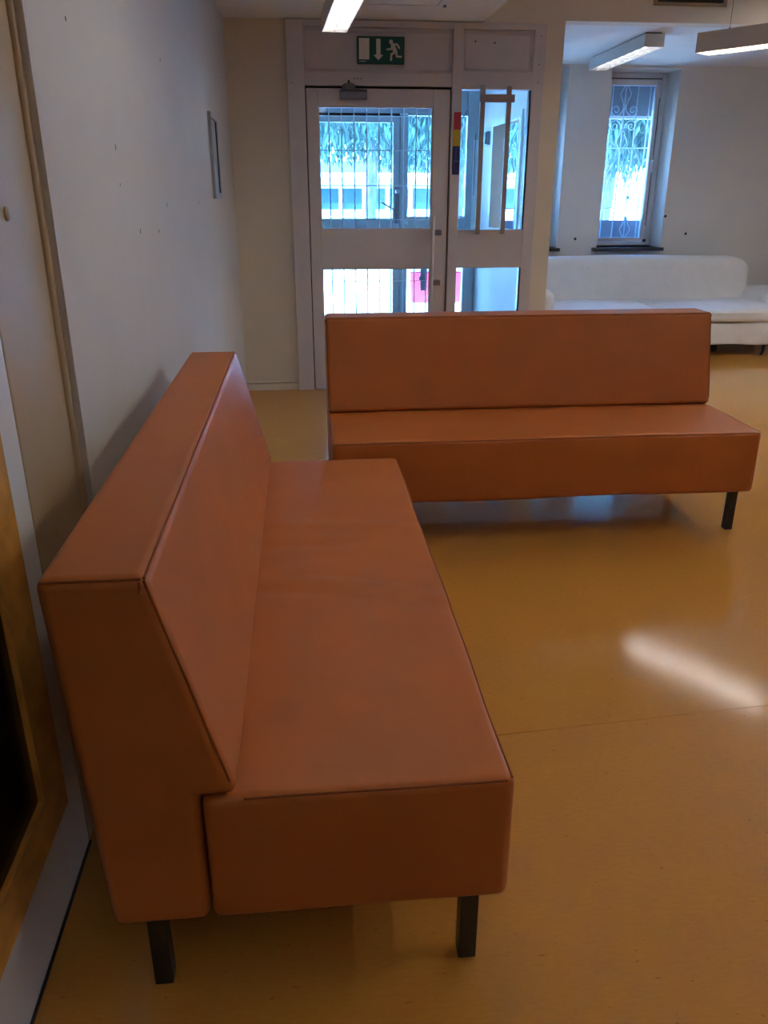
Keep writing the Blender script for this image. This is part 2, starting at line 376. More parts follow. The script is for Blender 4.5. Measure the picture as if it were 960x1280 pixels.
# fine mouldings round the transom panels
for (x0, x1, z0, z1) in [(.078, 1.066, 2.204, 2.441), (1.164, 1.631, 2.214, 2.441)]:
    b = nb()
    for a in [(x0, x1, z1 - .012, z1), (x0, x1, z0, z0 + .012), (x0, x0 + .012, z0, z1), (x1 - .012, x1, z0, z1)]: box(b, a[0], a[1], F0 + .010, F0 + .03, a[2], a[3])
    obj('panel_moulding', b, 'frame', d1)
for x, z in [(.400, 2.148), (.425, 2.148), (.450, 2.148), (1.235, 2.385), (1.37, 2.378)]:
    r_ = .0045 if x < 1 else .006
    y_ = F0 if x < 1 else F0 + .018
    obj('screw_hole', tube(nb(), [(x, y_ - .0008, z), (x, y_ + .004, z)], r_, 10), 'hole', d1)
for x, z in [(-.02, 2.12), (1.69, 2.42), (1.688, 2.25), (1.687, 2.14)]:
    obj('screw_hole', tube(nb(), [(x, F0 + (.007 if x > 1 else -.0008), z), (x, F0 + .012, z)], .004, 8), 'hole', d1)
# dark gap behind the leaf edges
b = nb()
box(b, .064, 1.080, 6.20, 6.21, 2.090, 2.106); box(b, .064, .071, 6.20, 6.21, .0, 2.1); box(b, 1.071, 1.080, 6.20, 6.21, 0, 2.1)
obj('shadow_gap', b, 'gap', d1)
# leaf
lf = bpy.data.objects.new('door_leaf', None); COL.objects.link(lf); lf.parent = d1; lf.location = (0, 0, 0)
L0, L1 = 6.165, 6.225
def lp(nm, x0, x1, z0, z1, y0=L0, y1=L1, m='frame', bev=.003): return obj(nm, box(nb(), x0, x1, y0, y1, z0, z1, bev), m, lf)
lp('stile', .071, .148, .006, 2.090); lp('stile', .955, 1.071, .006, 2.090)
lp('top_rail', .148, .955, 1.982, 2.090); lp('mid_rail', .148, .955, .905, 1.175); lp('bottom_rail', .148, .955, .006, .26)
b = nb()
for (z0, z1) in [(1.175, 1.982), (.26, .905)]:
    for a in [(.148, .955, z1 - .010, z1), (.148, .955, z0, z0 + .010), (.148, .158, z0, z1), (.945, .955, z0, z1)]: box(b, a[0], a[1], L0 + .010, L0 + .03, a[2], a[3])
obj('glazing_bead', b, 'frame', lf)
lp('glass_pane', .150, .953, 1.178, 1.980, 6.192, 6.198, 'glass', 0); lp('glass_pane', .150, .953, .262, .903, 6.192, 6.198, 'glass', 0)
# security bars outside the glass
vb = None
for z0, z1 in [(1.178, 1.980), (.262, .903)]:
    vb = None
    for i in range(9):
        x = .224 + i * .0885
        if vb is None: vb = obj('bar', tube(nb(), [(x, 6.235, z0), (x, 6.235, z1)], .0048, 8), 'bar', lf, smooth=50); x00 = x
        else: copy_child(vb, lf, Vector((x - x00, 0, 0)))
for z in (1.925, 1.705, 1.473, 1.240, .804, .45):
    obj('cross_bar', tube(nb(), [(.152, 6.242, z), (.951, 6.242, z)], .0032, 8), 'bar', lf, smooth=50)
# pull handle
h = obj('pull_handle', tube(nb(), [(.955, 6.105, .690), (.957, 6.105, 1.0), (.960, 6.105, 1.275)], .0135, 14), 'frame', lf, smooth=60)
for z in (1.155, .800): obj('handle_bracket', box(nb(), .955, 1.022, 6.10, 6.166, z - .018, z + .018, .005), 'closer', lf)
b = nb(); box(b, .895, .945, 6.255, 6.275, .73, 1.0, .004); box(b, .885, .925, 6.262, 6.29, .80, .835, .006); obj('outer_lock_plate', b, 'frame_out', lf)
# closer
b = nb(); prism(b, [(6.095, 2.020), (6.168, 2.020), (6.168, 2.078), (6.110, 2.078), (6.095, 2.062)], 'x', .300, .486, .005)
c0 = obj('door_closer', b, 'closer', lf)
b = tube(nb(), [(.362, 6.13, 2.072), (.362, 6.13, 2.100), (.362, 6.13, 2.112), (.362, 6.13, 2.120)], [.046, .046, .036, .012], 20); obj('closer_cap', b, 'closer', lf, smooth=50)
b = tube(nb(), [(.362, 6.13, 2.118), (.362, 6.13, 2.135)], .007, 10); obj('closer_pin', b, 'gap', lf)
# sidelight panels and panes
sx0, sx1 = 1.150, 1.645
b = nb(); box(b, sx0, sx1, F0 + .012, F1 - .02, .900, 1.172, .003); obj('sidelight_panel', b, 'frame', d1)
b = nb(); box(b, sx0, sx1, F0 + .012, F1 - .02, 0, .26, .003); obj('sidelight_panel', b, 'frame', d1)
b = nb(); box(b, sx0, sx1, F0 + .008, F0 + .03, 1.030, 1.036); obj('panel_moulding', b, 'frame', d1)
obj('glass_pane', box(nb(), sx0, sx1, 6.192, 6.198, 1.172, 2.092), 'glass', d1)
obj('glass_pane', box(nb(), sx0, sx1, 6.192, 6.198, .26, .900), 'glass', d1)
b = nb()
for (z0, z1) in [(1.172, 2.092), (.26, .900)]:
    box(b, sx1 - .012, sx1, F0 + .02, F1 - .03, z0, z1)
obj('glazing_gasket', b, 'sill', d1)

# security tubes across the sidelight
sg = thing('security_grille', 'two upright beige tubes with a cross plate barring the entrance sidelight', 'security bars', (1.40, 6.13, 1.12))
for xt, xb_ in ((1.303, 1.292), (1.488, 1.478)):
    obj('upright_tube', box(nb(), xb_ - .017, xb_ + .017, 6.118, 6.146, 1.14, 2.112, .004), 'sec', sg)
obj('cross_plate', box(nb(), 1.268, 1.515, 6.105, 6.118, 2.008, 2.058, .003), 'sec', sg)
for x in (1.297, 1.483):
    for z in (1.155, 2.10):
        obj('fixing_tab', box(nb(), x - .012, x + .012, 6.142, 6.170, z - .012, z + .012, .002), 'sec', sg)

# sticker strip on the mullion
ss = thing('sticker_strip', 'red, yellow and dark blue sticker strip on the mullion beside the entrance door', 'sticker', (1.122, 6.15, 1.545))
obj('red_field', box(nb(), 1.098, 1.149, 6.1492, 6.1512, 1.838, 1.948), 'red', ss)
obj('yellow_field', box(nb(), 1.096, 1.148, 6.1492, 6.1512, 1.732, 1.838), 'yellow', ss)
o = obj('blue_field', box(nb(), 1.094, 1.147, 6.1492, 6.1512, 1.545, 1.732), 'blue', ss)
b = nb(); box(b, 1.1185, 1.1205, 6.1486, 6.1494, 1.64, 1.725); box(b, 1.101, 1.142, 6.1486, 6.1494, 1.632, 1.636); obj('crease', b, 'crease', o)

# exit sign
ex = thing('exit_sign', 'green emergency exit sign with door, arrow and running figure', 'exit sign', (.583, 6.14, 2.235))
X0, X1, Z0, Z1 = .421, .743, 2.236, 2.400
obj('sign_plate', box(nb(), X0, X1, 6.135, 6.172, Z0, Z1, .008, 3), 'green', ex)
def sxz(px, py): return (X0 + (px - 365) / 475 * (X1 - X0), Z1 - (py - 120) / 285 * (Z1 - Z0))
def poly(pts, nm):
    return obj(nm, prism(nb(), [sxz(*p) for p in pts], 'y', 6.1335, 6.1352), 'picto', ex)
poly([(385, 143), (488, 143), (488, 360), (385, 360)], 'door_symbol')
poly([(557, 148), (600, 148), (600, 312), (627, 312), (577, 366), (530, 312), (557, 312)], 'arrow_symbol')
b = nb()
def cap(a, c_, w):
    ax, az = sxz(*a); bx, bz = sxz(*c_); r = w / 475 * (X1 - X0) / 2; th = math.atan2(bz - az, bx - ax)
    pts = [(bx + r * math.cos(th + t), bz + r * math.sin(th + t)) for t in [(-.5 + k / 6) * PI for k in range(7)]] + [(ax + r * math.cos(th + PI + t), az + r * math.sin(th + PI + t)) for t in [(-.5 + k / 6) * PI for k in range(7)]]
    prism(b, pts, 'y', 6.1335, 6.1352)
for s_ in [((705, 176), (706, 177), 40), ((722, 215), (748, 275), 40), ((728, 203), (766, 201), 17), ((766, 201), (786, 238), 17), ((714, 218), (706, 250), 17), ((706, 251), (668, 254), 17), ((742, 282), (708, 306), 22), ((708, 306), (705, 362), 20), ((756, 275), (763, 325), 20), ((763, 327), (806, 328), 17)]: cap(*s_)
obj('running_figure', b, 'picto', ex)
b = nb()
for i, (x_, w_) in enumerate([(388, 10), (402, 8), (414, 14), (432, 12), (448, 9)]):
    (a0, z0), (a1, z1) = sxz(x_, 376), sxz(x_ + w_, 384); box(b, a0, a1, 6.1335, 6.1352, z1, z0)
obj('small_print', b, 'picto', ex)

# ================================================================== OUTER PORCH GLAZING (door_2)
d2 = struct_empty('door_2', (.84, 8.46, 0), 'outer porch door frame with glass and mid rail', 'door')
def of(nm, x0, x1, z0, z1, y0=8.42, y1=8.50, m='frame_out', bev=.004): return obj(nm, box(nb(), x0, x1, y0, y1, z0, z1, bev), m, d2)
of('jamb', -.08, .06, 0, 2.5); of('mullion', .985, 1.062, 0, 2.12); of('stile', .918, .980, 0, 2.10, 8.41, 8.47); of('jamb', 1.640, 1.76, 0, 2.5)
of('head', .06, 1.64, 2.125, 2.5, 8.44, 8.5); of('top_rail', .06, .918, 2.045, 2.105, 8.41, 8.47); of('top_rail', 1.062, 1.64, 2.108, 2.13)
of('mid_rail', .06, .918, 1.0, 1.187, 8.41, 8.47); of('mid_rail', 1.062, 1.64, 1.0, 1.185)
of('bottom_rail', .06, .918, 0, .2, 8.41, 8.47); of('bottom_rail', 1.062, 1.64, 0, .12)
b = nb(); box(b, .06, .985, 8.45, 8.455, 2.104, 2.126); box(b, .979, .986, 8.45, 8.455, 0, 2.12); obj('shadow_gap', b, 'gap', d2)
b = nb(); box(b, 1.062, 1.64, 8.405, 8.43, 1.185, 1.205); obj('glazing_ledge', b, 'winframe', d2)
for (x0, x1, z0, z1) in [(.06, .918, 1.187, 2.045), (.06, .918, .2, 1.0), (1.062, 1.64, 1.185, 2.108), (1.062, 1.64, .12, 1.0)]: of('glass_pane', x0, x1, z0, z1, 8.445, 8.451, 'glass', 0)
b = nb(); box(b, .935, .975, 8.39, 8.412, 1.14, 1.47, .004); lk = obj('lock_plate', b, 'closer', d2)
obj('door_knob', tube(nb(), [(.957, 8.41, 1.435), (.957, 8.375, 1.435), (.957, 8.36, 1.435)], [.012, .024, .016], 14), 'steel', lk, smooth=60)
b = nb(); tube(b, [(.955, 8.40, 1.235), (.955, 8.37, 1.235), (.93, 8.36, 1.262), (.80, 8.36, 1.335)], [.011, .011, .010, .008], 10); obj('lever', b, 'closer', lk, smooth=60)
b = nb(); box(b, 1.70, 1.745, 8.400, 8.42, .9, 1.9, .003); obj('cover_rail', b, 'winframe', d2)
b = nb(); box(b, 1.715, 1.720, 8.397, 8.402, 1.4, 1.95); obj('groove', b, 'gap', d2)
# small wall box in the porch
tb = thing('wall_box', 'small dark grey box on the white porch wall beside the hatch', 'wall box', (1.745, 8.0, 1.83))
obj('housing', box(nb(), 1.728, 1.758, 7.945, 8.075, 1.83, 1.945, .005), 'bingrey', tb)
obj('cover', box(nb(), 1.715, 1.730, 7.96, 8.06, 1.84, 1.935, .004), 'closer', tb)
# hanging cable at the porch top
cb = obj('cable', tube(nb(), [(1.42 + .018 * i, 8.35, 2.15 - .10 * math.sin(PI * i / 11)) for i in range(12)], .006, 6), 'bingrey', smooth=60)
recenter(cb); cb['label'] = 'grey looped cable under the porch ceiling behind the sidelight'; cb['category'] = 'cable'

# ================================================================== SIDE ROOM WINDOWS
def spiral(cx, cz, r0, turns, start, sgn, y, end=None):
    n = int(turns * 16); pts = []
    for i in range(n + 1):
        t = i / n; a = start + sgn * 2 * PI * turns * t; r = r0 * (1 - .8 * t); pts.append((cx + r * math.cos(a), y, cz + r * math.sin(a)))
    return pts

def window(idx, x0, x1, label):
    w = struct_empty('window_%d' % idx, ((x0 + x1) / 2, 8.72, .9), label, 'window')
    z0, z1 = .905, 2.525
    def p(nm, a0, a1, c0, c1, y0, y1, m='winframe', bev=.003): return obj(nm, box(nb(), a0, a1, y0, y1, c0, c1, bev), m, w)
    xl, xr = x0 + .005, x1 - .005
    p('outer_frame', xl, xl + .05, z0, z1, 8.68, 8.76); p('outer_frame', xr - .05, xr, z0, z1, 8.68, 8.76)
    p('outer_frame', xl + .05, xr - .05, z1 - .045, z1, 8.68, 8.76); p('outer_frame', xl + .05, xr - .05, z0, z0 + .03, 8.68, 8.76)
    b = nb()
    for a in [(xl + .05, xr - .05, z1 - .055, z1 - .045), (xl + .05, xl + .056, z0 + .03, z1 - .045), (xr - .056, xr - .05, z0 + .03, z1 - .045)]: box(b, a[0], a[1], 8.69, 8.74, a[2], a[3])
    obj('shadow_gap', b, 'gap', w)
    sl_, sr = xl + .056, xr - .056
    p('sash', sl_, sl_ + .048, z0 + .035, z1 - .055, 8.672, 8.74); p('sash', sr - .048, sr, z0 + .035, z1 - .055, 8.672, 8.74)
    p('sash', sl_ + .048, sr - .048, z1 - .110, z1 - .055, 8.672, 8.74); p('sash', sl_ + .048, sr - .048, z0 + .035, z0 + .075, 8.672, 8.74)
    gl, gr, g0, g1 = sl_ + .048, sr - .048, z0 + .075, z1 - .110
    p('glass_pane', gl, gr, g0, g1, 8.705, 8.71, 'glass', 0)
    p('cover_rail', sr - .012, sr - .006, 1.1, 2.30, 8.668, 8.674, 'sill', 0)
    hd = p('handle_plate', sr - .034, sr - .012, 1.66, 1.78, 8.662, 8.672); obj('handle', tube(nb(), [(sr - .022, 8.665, 1.73), (sr - .022, 8.635, 1.73), (sr - .022, 8.63, 1.62)], .008, 8), 'winframe', hd, smooth=60)
    p('bottom_hinge', sr - .02, sr + .01, z0 + .035, z0 + .06, 8.655, 8.68, 'sill')
    # outside: roller shutter strip above, dark board below
    p('shutter_strip', gl - .09, gr + .09, 2.158, 2.56, 8.900, 8.92, 'blind', 0); p('shutter_edge', gl - .09, gr + .09, 2.130, 2.158, 8.897, 8.925, 'winframe')
    p('lower_board', gl - .09, gr + .09, .90, 1.148, 8.900, 8.92, 'blind', 0)
    p('base_strip', xl, xr, .925 - .06, z0, 8.66, 8.70, 'sill', 0)
    # iron grille as one part with bars and scrolls as sub-parts
    gr_ = bpy.data.objects.new('grille', None); COL.objects.link(gr_); gr_.parent = w
    GY = 8.86; k = GY / 8.7; mx = (gl + gr) / 2
    cxs = [x0 + .063, x0 + .194, x0 + .325, x0 + .456, x0 + .587]
    for x in cxs: obj('bar', tube(nb(), [(x, GY, .95), (x, GY, 2.50)], .0065, 8), 'grille', gr_, smooth=60)
    zf = lambda z: 1.43 + (z - 1.43) * k
    for z in (2.121, 1.848, 1.561, 1.274): obj('cross_bar', tube(nb(), [(x0 + .02, GY + .008, zf(z)), (x1 - .02, GY + .008, zf(z))], .0055, 8), 'grille', gr_, smooth=60)
    for cx, cz in ((cxs[2], zf(2.121)), (cxs[3], zf(1.274))):
        for s in (-1, 1):
            for t in (-1, 1):
                # scroll: from the stem out and curling in
                y = GY - .012
                a0 = -PI / 2 if t > 0 else PI / 2
                cen = (cx + s * .088, cz + t * .072)
                pts = [(cx + s * .012, y, cz + t * .10), (cx + s * .022, y, cz + t * .055)]
                n = 26
                for i in range(n + 1):
                    q = i / n; a = (PI * 1.08 + q * 2 * PI * 1.45)
                    r = .058 * (1 - .80 * q)
                    pts.append((cen[0] + s * r * math.cos(a), y, cen[1] + t * r * math.sin(a)))
                obj('scroll', tube(nb(), pts, .0048, 6), 'grille', gr_, smooth=60)
                # half diamond
                d = [(cx, y, cz + t * .335), (cx + s * .030, y, cz + t * .27), (cx + s * .055, y, cz + t * .225), (cx + s * .052, y, cz + t * .205), (cx + s * .028, y, cz + t * .16), (cx + s * .012, y, cz + t * .10)]
                obj('diamond_bow', tube(nb(), d, .0048, 6), 'grille', gr_, smooth=60)
        for t in (-1, 1): obj('collar', box(nb(), cx - .012, cx + .012, GY - .02, GY + .012, cz + t * .105 - .018, cz + t * .105 + .018, .003), 'grille', gr_)
    return w
window(1, 1.93, 2.60, 'tall grilled window left in the side room, mostly behind the cream post')
window(2, 3.02, 3.70, 'tall window with white scrollwork grille above the white sofa')
for i, (a, c_) in enumerate(((1.90, 2.62), (2.97, 3.715))):
    s_ = struct('trim_%d' % (3 + i), box(nb(), a, c_, 8.33, 8.66, .868, .900, .004), 'sill', label=('dark window sill beside the cream post', 'dark window sill above the middle of the white sofa')[i], cat='window sill')

# ================================================================== TAN SOFAS
SE, BK = .185, .0
def make_sofa(label, folds):
    L = 1.85; hl = L / 2
    root = thing('tan_sofa', label, 'sofa', group=None)
    def dseat(p, n):
        q = p.copy(); u = p.x / hl
        wz, wy = max(0, n.z) ** 2, max(0, -n.y) ** 2
        e = max(0, 1 - abs(u) ** 6) * max(0, 1 - abs((p.y - .26) / .29) ** 4); d = .006 * e
        for (xc, amp, wd, slope, yc, yw) in folds:
            xx = xc + slope * (p.y - .2) + .02 * math.sin(p.y * 9 + xc * 5)
            d += 1.7 * amp * math.exp(-((p.x - xx) / wd) ** 2) * math.exp(-((p.y - yc) / yw) ** 2)
        q.z += d * wz
        q.y += wy * (.004 * math.sin(p.x * 5.3) * (1 - abs(u) ** 4) + .002 * math.sin(p.x * 17 + 1))
        q.x += math.copysign(n.x * n.x * .003 * math.sin(p.y * 9 + p.z * 6), p.x)
        if n.z < -.6: q.z += .003 * math.sin(p.x * 6) 
        return q
    seat = obj('seat', roundbox(-hl, hl, 0, .546, .198, .472, .018, 120, 26, 10, dseat), 'leather', root, local=True, smooth=180)
    # backrest: tapered profile with a notch resting over the seat
    prof = [(.722, .196), (.550, .196), (.550, .474), (.482, .476), (.592, .896), (.757, .896)]
    b = nb(); prism(b, prof, 'x', -hl, hl, .020, 4)
    bmesh.ops.subdivide_edges(b, edges=[e for e in b.edges if e.calc_length() > .8], cuts=1)
    back = obj('backrest', b, 'leather', root, local=True, smooth=50, wn=True)
    # stitched seams
    def seam(pts, par, r=.0024): return obj('seam', tube(nb(), pts, r, 6), 'seam', par, local=True, smooth=60)
    r0, h2 = .018, .70711
    def edge(nv):     # points along a rounded top edge of the seat, on its deformed surface
        nv = Vector(nv); out = []
        for i in range(61):
            t = i / 60
            if nv.x: base = Vector((math.copysign(hl - r0, nv.x), .014 + t * .46, .472 - r0))
            else: base = Vector((-hl + .012 + t * (L - .024), r0, .472 - r0))
            out.append(dseat(base + nv * (r0 + .0006), nv))
        return out
    seam(edge((0, -h2, h2)), seat)
    for s in (-1, 1): seam(edge((s * h2, 0, h2)), seat)
    f = Vector((.592 - .482, .896 - .476)).normalized()
    top = (.592, .896); bis = Vector((.592 + .0035, .896 - .0052))
    seam([(-hl + .008, bis.x, bis.y), (hl - .008, bis.x, bis.y)], back)
    for s in (-1, 1):
        x = s * (hl - .0055)
        seam([(x, .592 + .008, .896 - .0052), (x, .757 - .010, .896 - .0052)], back)
        seam([(x, .482 + .0055 + f.x * .03, .476 + f.y * .03), (x, .592 + .0055 - f.x * .008, .896 - f.y * .008)], back)
    # gathered tuck at the top corners
    for s in (-1, 1):
        b = nb(); tube(b, [(s * (hl - .004), .602, .887), (s * (hl - .001), .600, .880), (s * (hl - .0005), .603, .868)], [.003, .0045, .002], 6); obj('tuck', b, 'seam', back, local=True, smooth=60)
    lg = box(nb(), -.0175, .0175, -.0175, .0175, 0, .203, .002)
    leg = obj('leg', lg, 'black', root, local=True); leg.location = (-hl + .055, .062, 0)
    for x, y in [(hl - .055, .062), (-hl + .055, .658), (hl - .055, .658)]: copy_child(leg, root, (x, y, 0))
    return root
near = make_sofa('tan leather sofa along the left wall, seen from its near end', [(.235, .0035, .035, .25, .25, .22), (.10, -.003, .03, .12, .30, .16), (-.185, .0045, .03, .22, .24, .22), (-.24, -.004, .028, .25, .28, .2), (-.02, .002, .05, -.2, .38, .1)])
near.location = (.342, 2.027, 0); near.rotation_euler = (0, 0, PI / 2)
far = make_sofa('tan leather sofa facing the viewer in front of the entrance door', [(.5, .002, .06, .2, .25, .2)])
far.location = (1.022, 3.145, 0)

# ================================================================== WHITE COVERED SOFA
ws = thing('white_sofa', 'long sofa under a white cover below the grilled windows', 'sofa', (3.4, 7.85, 0))
def wob(a, f):
    def d(p, n): return p + n * (a * math.sin(p.x * f + p.z * 3) * math.cos(p.z * 7 + p.y * 4))
    return d
def backdef(p, n):
    q = p + n * (.006 * math.sin(p.x * 3.1 + p.z * 5)); t = max(0, (p.x - 4.30) / .2)
    if p.z > .4 and t > 0: q.z -= .085 * t * t * (p.z - .4) / .43
    q.y += .10 * (p.z - .3); return q
obj('backrest', roundbox(2.2, 4.50, 7.93, 8.20, .25, .835, .07, 50, 6, 16, backdef), 'cloth', ws, smooth=180)
def cush(p, n):
    q = p.copy()
    return q + n * .006 * math.sin(p.x * 5 + p.y * 6)
for (a, c_) in ((2.28, 3.30), (3.29, 4.82)):
    def cd(p, n, a=a, c_=c_):
        q = p + n * .005 * math.sin(p.x * 5 + p.y * 6); u = (p.x - (a + c_) / 2) / ((c_ - a) / 2)
        if p.z > .37: q.z += .042 * (1 - u ** 2) * max(0, 1 - ((p.y - 7.55) / .5) ** 2)
        return q
    cu = obj('seat_cushion', roundbox(a, c_, 7.08, 7.98, .322, .425, .035, 30, 14, 4, cd), 'cloth', ws, smooth=180)
    obj('piping', tube(nb(), [(a + .03, 7.082, .405), (c_ - .03, 7.082, .405)], .004, 6), 'cloth', cu, smooth=60)
def skd(p, n):
    q = p + n * .007 * math.sin(p.x * 9 + p.z * 4)
    if p.z < .2: q.z += .008 * math.sin(p.x * 4 + .5) + .035 * min(1, max(0, (p.x - 4.05) / .5) ** 2)
    if n.y < -.4 and p.x > 4.0: q.y += .012 * math.sin((p.x - p.z) * 34)
    return q
obj('skirt', roundbox(2.2, 4.86, 7.11, 8.15, .115, .318, .02, 90, 6, 8, skd), 'cloth', ws, smooth=180)
obj('armrest', roundbox(2.08, 2.29, 7.25, 8.15, .27, .60, .09, 6, 14, 8, wob(.006, 7)), 'cloth', ws, smooth=180)
def armr(p, n):
    q = p + n * .006 * math.sin(p.y * 9 + p.x * 8); q.z += .05 * (p.x - 4.5); return q
obj('armrest', roundbox(4.42, 4.95, 7.50, 8.15, .36, .535, .08, 8, 14, 6, armr), 'cloth', ws, smooth=180)
lg = tube(nb(), [(4.29, 7.18, .14), (4.292, 7.175, .05), (4.270, 7.165, 0.0)], [.018, .014, .012], 10); obj('leg', lg, 'black', ws, smooth=60)
for x, y in ((3.93, 7.45), (2.5, 7.3), (2.5, 8.1), (4.7, 8.1)): obj('leg', box(nb(), x - .035, x + .035, y - .03, y + .03, 0, .125, .004), 'black', ws)

# ================================================================== LAMPS
def lamp(label, loc, rz, length, width, height, tube_mat, wires=None, cells=12, gap=0.0, up=False):
    r = thing('tube_lamp', label, 'ceiling lamp', loc, rz, None)
    w = width / 2; hl = length / 2; t = .004
    b = nb()
    box(b, -w, -w + t, -hl, hl, 0, height); box(b, w - t, w, -hl, hl, 0, height); box(b, -w + t, w - t, -hl, hl, height - t, height)
    box(b, -w + t, w - t, -hl, -hl + t, .0, height - t); box(b, -w + t, w - t, hl - t, hl, .0, height - t)
    obj('housing', b, 'lampbody', r, local=True)
    b = nb(); tube(b, [(0, -hl + .03, height * .34), (0, hl - .03, height * .34)], .013, 10)
    obj('fluorescent_tube', b, tube_mat, r, local=True, smooth=60)
    # bright reflector sheet above the tube and curved louvre blades below
    b = nb(); prism(b, [(-w + t, .012), (-w * .55, height * .75), (w * .55, height * .75), (w - t, .012), (w - t, .014), (w * .55, height * .75 + .002), (-w * .55, height * .75 + .002), (-w + t, .014)], 'y', -hl + t, hl - t)
    obj('reflector', b, 'louvre', r, local=True)
    bl = obj('louvre_blade', box(nb(), -w + t, w - t, -.0015, .0015, 0, height * .2), 'louvre', r, local=True)
    n = cells; bl.location = (0, -hl + length / n, 0)
    for i in range(2, n): copy_child(bl, r, (0, -hl + length * i / n, 0))
    b = nb(); box(b, -.0015, .0015, -hl + t, hl - t, .0, height * .3); obj('louvre_rail', b, 'louvre', r, local=True)
    if wires:
        for y in (-hl * .72, hl * .72):
            wi = obj('wire', tube(nb(), [(0, y, height), (0, y, wires)], .0016, 6), 'gap', r, local=True); obj('wire_clip', tube(nb(), [(0, y, height), (0, y, height + .018)], .008, 8), 'closer', wi, local=True)
    if up: obj('fill_up_tube', tube(nb(), [(0, -hl + .05, height + .016), (0, hl - .05, height + .016)], .013, 10), 'fill_up', r, local=True, smooth=60)  # added fill tube shining up at the soffit
    if gap: obj('gap_shade_plate', box(nb(), -w * .8, w * .8, -hl + .02, hl - .02, height, height + gap), 'gap', r, local=True)  # dark plate stands in for the shadow between housing and ceiling
    return r
lamp('hanging tube lamp near the emergency exit sign', (.266, 4.78, 2.30), math.radians(2.5), 1.25, .148, .10, 'tube', wires=.2, cells=14)
d_ = Vector((.60, -.80)); p_ = Vector((.80, .60)); st = Vector((2.69, 5.92)) + p_ * .09
c_ = st + d_ * .625
lamp('hanging tube lamp set askew in front of the opening to the side room', (c_.x, c_.y, 2.30), math.atan2(-d_.x, d_.y), 1.25, .18, .118, 'tube_a', wires=.8, cells=24)
lamp('boxy tube lamp fixed to the side room ceiling', (2.73, 7.37, 2.455), 0, 1.26, .155, .09, 'tube_r', gap=.010, cells=8)
for y_, t_ in ((2.5, 'out of view over the far half of the near sofa'), (-.5, 'behind the viewer under the soffit')):  # unseen fill lamps, added to brighten sofa tops and floor
    lamp('added fill lamp ' + t_, (.266, y_, 2.30), 0, 1.25, .148, .10, 'fill_near', wires=.2, cells=14, up=True)
# hall ceiling lamps out of view; the far right one is added fill
for i, (x, y) in enumerate([(3.0, 1.1), (4.2, 4.6)]):
    lamp(('tube lamp on the hall ceiling right of the near sofa', 'added unseen fill lamp on the hall ceiling far right')[i], (x, y, 2.97), 0, 1.5, .2, .12, ('tube_c', 'fill_far')[i], gap=.010, cells=10)

# ================================================================== FITTINGS
av = thing('air_vent', 'dark slatted air vent high on the wall above the opening', 'air vent', (2.72, 6.16, 2.617))
b = nb()
for a in [(2.46, 2.98, 2.617, 2.636), (2.46, 2.98, 2.90, 2.92), (2.46, 2.485, 2.636, 2.90), (2.955, 2.98, 2.636, 2.90)]: box(b, a[0], a[1], 6.15, 6.172, a[2], a[3], .002)
obj('frame', b, 'ventframe', av)
obj('backing', box(nb(), 2.485, 2.955, 6.166, 6.171, 2.636, 2.90), 'vent', av)
for i in range(9):
    z = 2.645 + i * .027; b = nb(); prism(b, [(6.152, z), (6.166, z + .014), (6.166, z + .016), (6.152, z + .002)], 'x', 2.485, 2.955); obj('slat', b, 'vent', av)
# flush hatch in the soffit
hp = thing('ceiling_hatch', 'flat framed hatch in the white soffit right of the hanging lamp', 'hatch', (.57, 5.35, 2.5))
b = nb()
for a in [(.24, .92, 5.66, 5.69), (.24, .92, 5.02, 5.05), (.24, .27, 5.05, 5.66), (.89, .92, 5.05, 5.66)]: box(b, a[0], a[1], a[2], a[3], 2.490, 2.5005, .002)
obj('frame', b, 'ceil', hp); obj('cover', box(nb(), .275, .885, 5.055, 5.655, 2.495, 2.5005), 'ceil', hp)
obj('catch', tube(nb(), [(.935, 5.675, 2.5), (.935, 5.675, 2.487)], .010, 12), 'closer', hp)
# notice frame on the left wall
yf0, yf1, zf0, zf1 = 4.86, 5.22, 1.395, 1.835
nf = thing('notice_frame', 'slim upright aluminium notice frame on the left wall', 'notice frame', (wlx(5.04), 5.04, 1.395))
b = nb()
for a in [(yf0, yf1, zf0, zf0 + .03), (yf0, yf1, zf1 - .03, zf1), (yf0, yf0 + .03, zf0 + .03, zf1 - .03), (yf1 - .03, yf1, zf0 + .03, zf1 - .03)]:
    box(b, wlx(5.2) - .006, wlx(5.2) + .014, a[0], a[1], a[2], a[3], .003)
obj('frame', b, 'pic_frame', nf); obj('sheet', box(nb(), wlx(5.2) - .004, wlx(5.2) + .003, yf0 + .03, yf1 - .03, zf0 + .03, zf1 - .03), 'paper', nf)
obj('gasket', box(nb(), wlx(5.2) + .003, wlx(5.2) + .008, yf1 - .04, yf1 - .03, zf0 + .03, zf1 - .03), 'blue', nf)

# ================================================================== OUTSIDE
struct('ground', box(nb(), -40, 60, 8.9, 110, -.2, -.02), 'ground', label='sunlit pale paving outside the entrance', cat='ground')
struct('doorstep', box(nb(), -.2, 1.9, 8.45, 8.95, -.2, -.005), 'ground', label='paved step at the porch door', cat='step')
